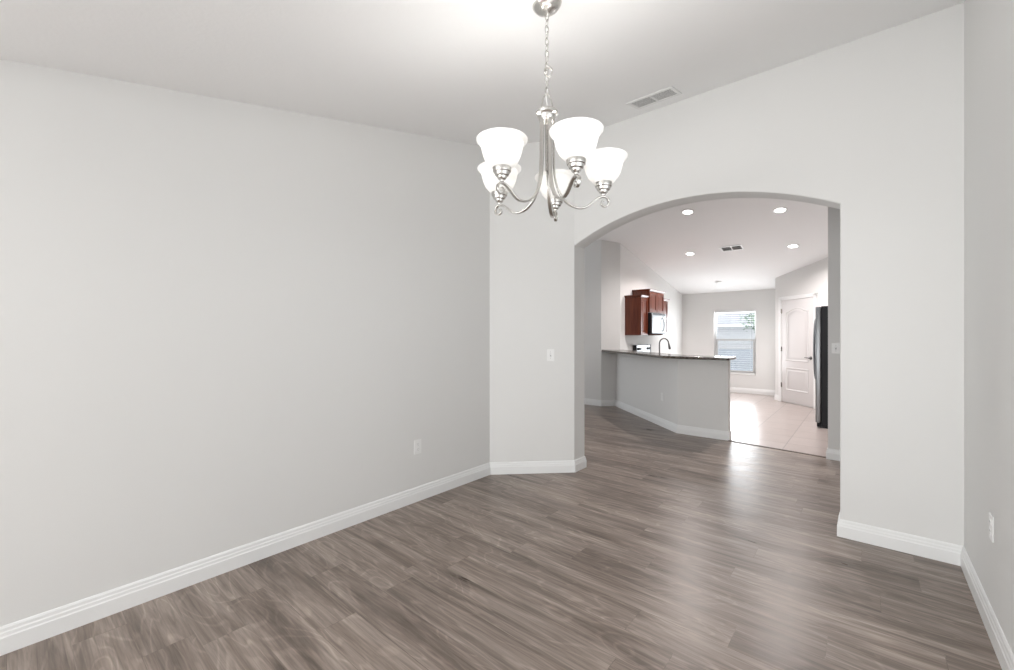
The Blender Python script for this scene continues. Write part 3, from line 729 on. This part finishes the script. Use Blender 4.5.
# hanging loop, chain, cord
def oval(wd, h_, n=20): return [(wd * math.cos(2*PI*k/n), 0, h_ * math.sin(2*PI*k/n)) for k in range(n)]
za, zb = 2.433 - CZ, ztop - 0.046
NL = 13; pit = (zb - za) / NL
ra = YAW + 0.4
for k in range(NL):
    mb = MB(); mb.tube(oval(0.0085, pit * 0.66), 0.0023, 8, closed=True)
    mb.build('chain_link', 'nickel', cr, smooth=True, loc=(0, 0, za + (k + 0.5) * pit), rot=(0, 0, ra + (PI / 2) * (k % 2)))
mb = MB(); mb.tube([(0.004 * math.sin(k * 1.1), 0.004 * math.cos(k * 1.1), HUB + 0.02 + (zb - HUB - 0.02) * k / 24) for k in range(25)], 0.0018, 6); mb.build('power_cord', 'plate', cr, smooth=True)
mb = MB(); mb.tube([(0.006 + (0.015 + 0.004 * math.sin(k * 0.9)) * math.cos(k * 0.42), 0.005 * math.sin(k * 0.31), (0.022 + 0.003 * math.cos(k * 0.7)) * math.sin(k * 0.42)) for k in range(42)], 0.0022, 6)
mb.build('cord_coil', 'nickel', cr, smooth=True, loc=(0, 0, 2.534 - CZ), rot=(0, 0, YAW))
path = [(-0.026, 0, 0), (-0.025, 0, 0.03), (-0.019, 0, 0.055), (-0.011, 0, 0.075), (0, 0, 0.084), (0.011, 0, 0.075), (0.019, 0, 0.055), (0.025, 0, 0.03), (0.026, 0, 0)]
MB().tube(path, 0.0035, 8).build('hanger_loop', 'nickel', cr, smooth=True, loc=(0, 0, HUB + 0.028), rot=(0, 0, YAW + 0.1))
MB().lathe([(0, 0.034), (0.030, 0.034), (0.046, 0.030), (0.051, 0.022), (0.049, 0.014), (0.040, 0.008), (0.038, 0.0), (0.034, -0.010), (0.030, -0.016), (0, -0.016)], seg=40).build('hub', 'nickel', cr, smooth=True, loc=(0, 0, HUB))
MB().tube([(0, 0, HUB - 0.01), (0, 0, 0.17)], 0.0075, 12).build('center_rod', 'nickel', cr, smooth=True)
# arm profile in (r, z above root): down from the hub, out, up under the cup, then a scroll
def bez(p0, p1, p2, p3, n):
    return [tuple((1-t)**3*a + 3*(1-t)**2*t*b + 3*(1-t)*t*t*c + t**3*d for a, b, c, d in zip(p0, p1, p2, p3)) for t in [i/n for i in range(n)]]
R0 = 0.26
ap = bez((0.030, HUB), (0.030, 0.30), (0.030, 0.22), (0.034, 0.16), 10)
ap += bez((0.034, 0.16), (0.045, 0.055), (0.095, 0.003), (0.155, 0.003), 16)
ap += bez((0.155, 0.003), (0.200, 0.003), (0.217, 0.055), (0.258, 0.057), 14)
ctr = (0.262, 0.030)
for k in range(26):
    t = PI / 2 - k * 0.26 ; rr = 0.027 * (1 - k / 34.0); ap.append((ctr[0] + rr * math.cos(t), ctr[1] + rr * math.sin(t)))
sec = rect_section(0.0085, 0.018, 0.4)
n = len(ap); scl = [1.0] * n
for i in range(n - 26, n): scl[i] = 1.0 - 0.35 * (i - (n - 26)) / 26
CUPZ = 0.062
cup = [(0, 0.0), (0.008, 0.0), (0.009, 0.006), (0.016, 0.010), (0.020, 0.016), (0.021, 0.022), (0.028, 0.025), (0.031, 0.031), (0.032, 0.038), (0.037, 0.040), (0.0385, 0.046), (0.039, 0.060), (0.035, 0.062), (0, 0.062)]
SH = [(0.030, 0.0), (0.040, 0.003), (0.056, 0.013), (0.071, 0.029), (0.081, 0.049), (0.087, 0.068), (0.091, 0.083), (0.094, 0.092), (0.104, 0.098), (0.109, 0.104), (0.1095, 0.108)]
SH = [(r * 0.975, z * 1.11) for r, z in SH]
SHI = [(r - 0.004, z + 0.0015) for r, z in SH[::-1]]
armm = cupm = shm = blm = None
for k in range(5):
    phi = math.radians(75 + 72 * k); ang = phi + YAW
    piv = bpy.data.objects
    if k == 0:
        mb = MB(); mb.sweep([(r, 0, z) for r, z in ap], sec, ups=(0, 1, 0), scale=scl)
        # section: first axis is the strap's thickness direction, so turn the strap flat
        arm = mb.build('arm', 'nickel', cr, smooth=True); arm.rotation_euler = (0, 0, ang)
        cu = MB().lathe(cup, Matrix.Translation((R0, 0, CUPZ)), 28).build('socket_cup', 'nickel', arm, smooth=True)
        sh = MB().lathe(SH + SHI, Matrix.Translation((R0, 0, CUPZ + 0.054)), 40, closed=True).build('lamp_shade', 'shade', cr, smooth=True); sh.rotation_euler = (0, 0, ang)
        bl = MB().lathe([(0, 0), (0.012, 0.0), (0.013, 0.02), (0.022, 0.035), (0.026, 0.052), (0.020, 0.068), (0.008, 0.076), (0, 0.077)], Matrix.Translation((R0, 0, CUPZ + 0.058)), 20).build('bulb', 'bulb', sh, smooth=True)
        armm, shm = arm, sh
    else:
        a2 = armm.copy(); COL.objects.link(a2); a2.parent = cr; a2.rotation_euler = (0, 0, ang)
        c2 = cu.copy(); COL.objects.link(c2); c2.parent = a2
        s2 = shm.copy(); COL.objects.link(s2); s2.parent = cr; s2.rotation_euler = (0, 0, ang)
        b2 = bl.copy(); COL.objects.link(b2); b2.parent = s2
    L = bpy.data.lights.new('bulb_glow', 'POINT'); L.energy = 1.7; L.shadow_soft_size = 0.028; L.color = (1.0, 0.985, 0.965)
    lo = bpy.data.objects.new('bulb_glow', L); COL.objects.link(lo); lo.parent = cr
    lo.location = (R0 * math.cos(ang), R0 * math.sin(ang), CUPZ + 0.148)
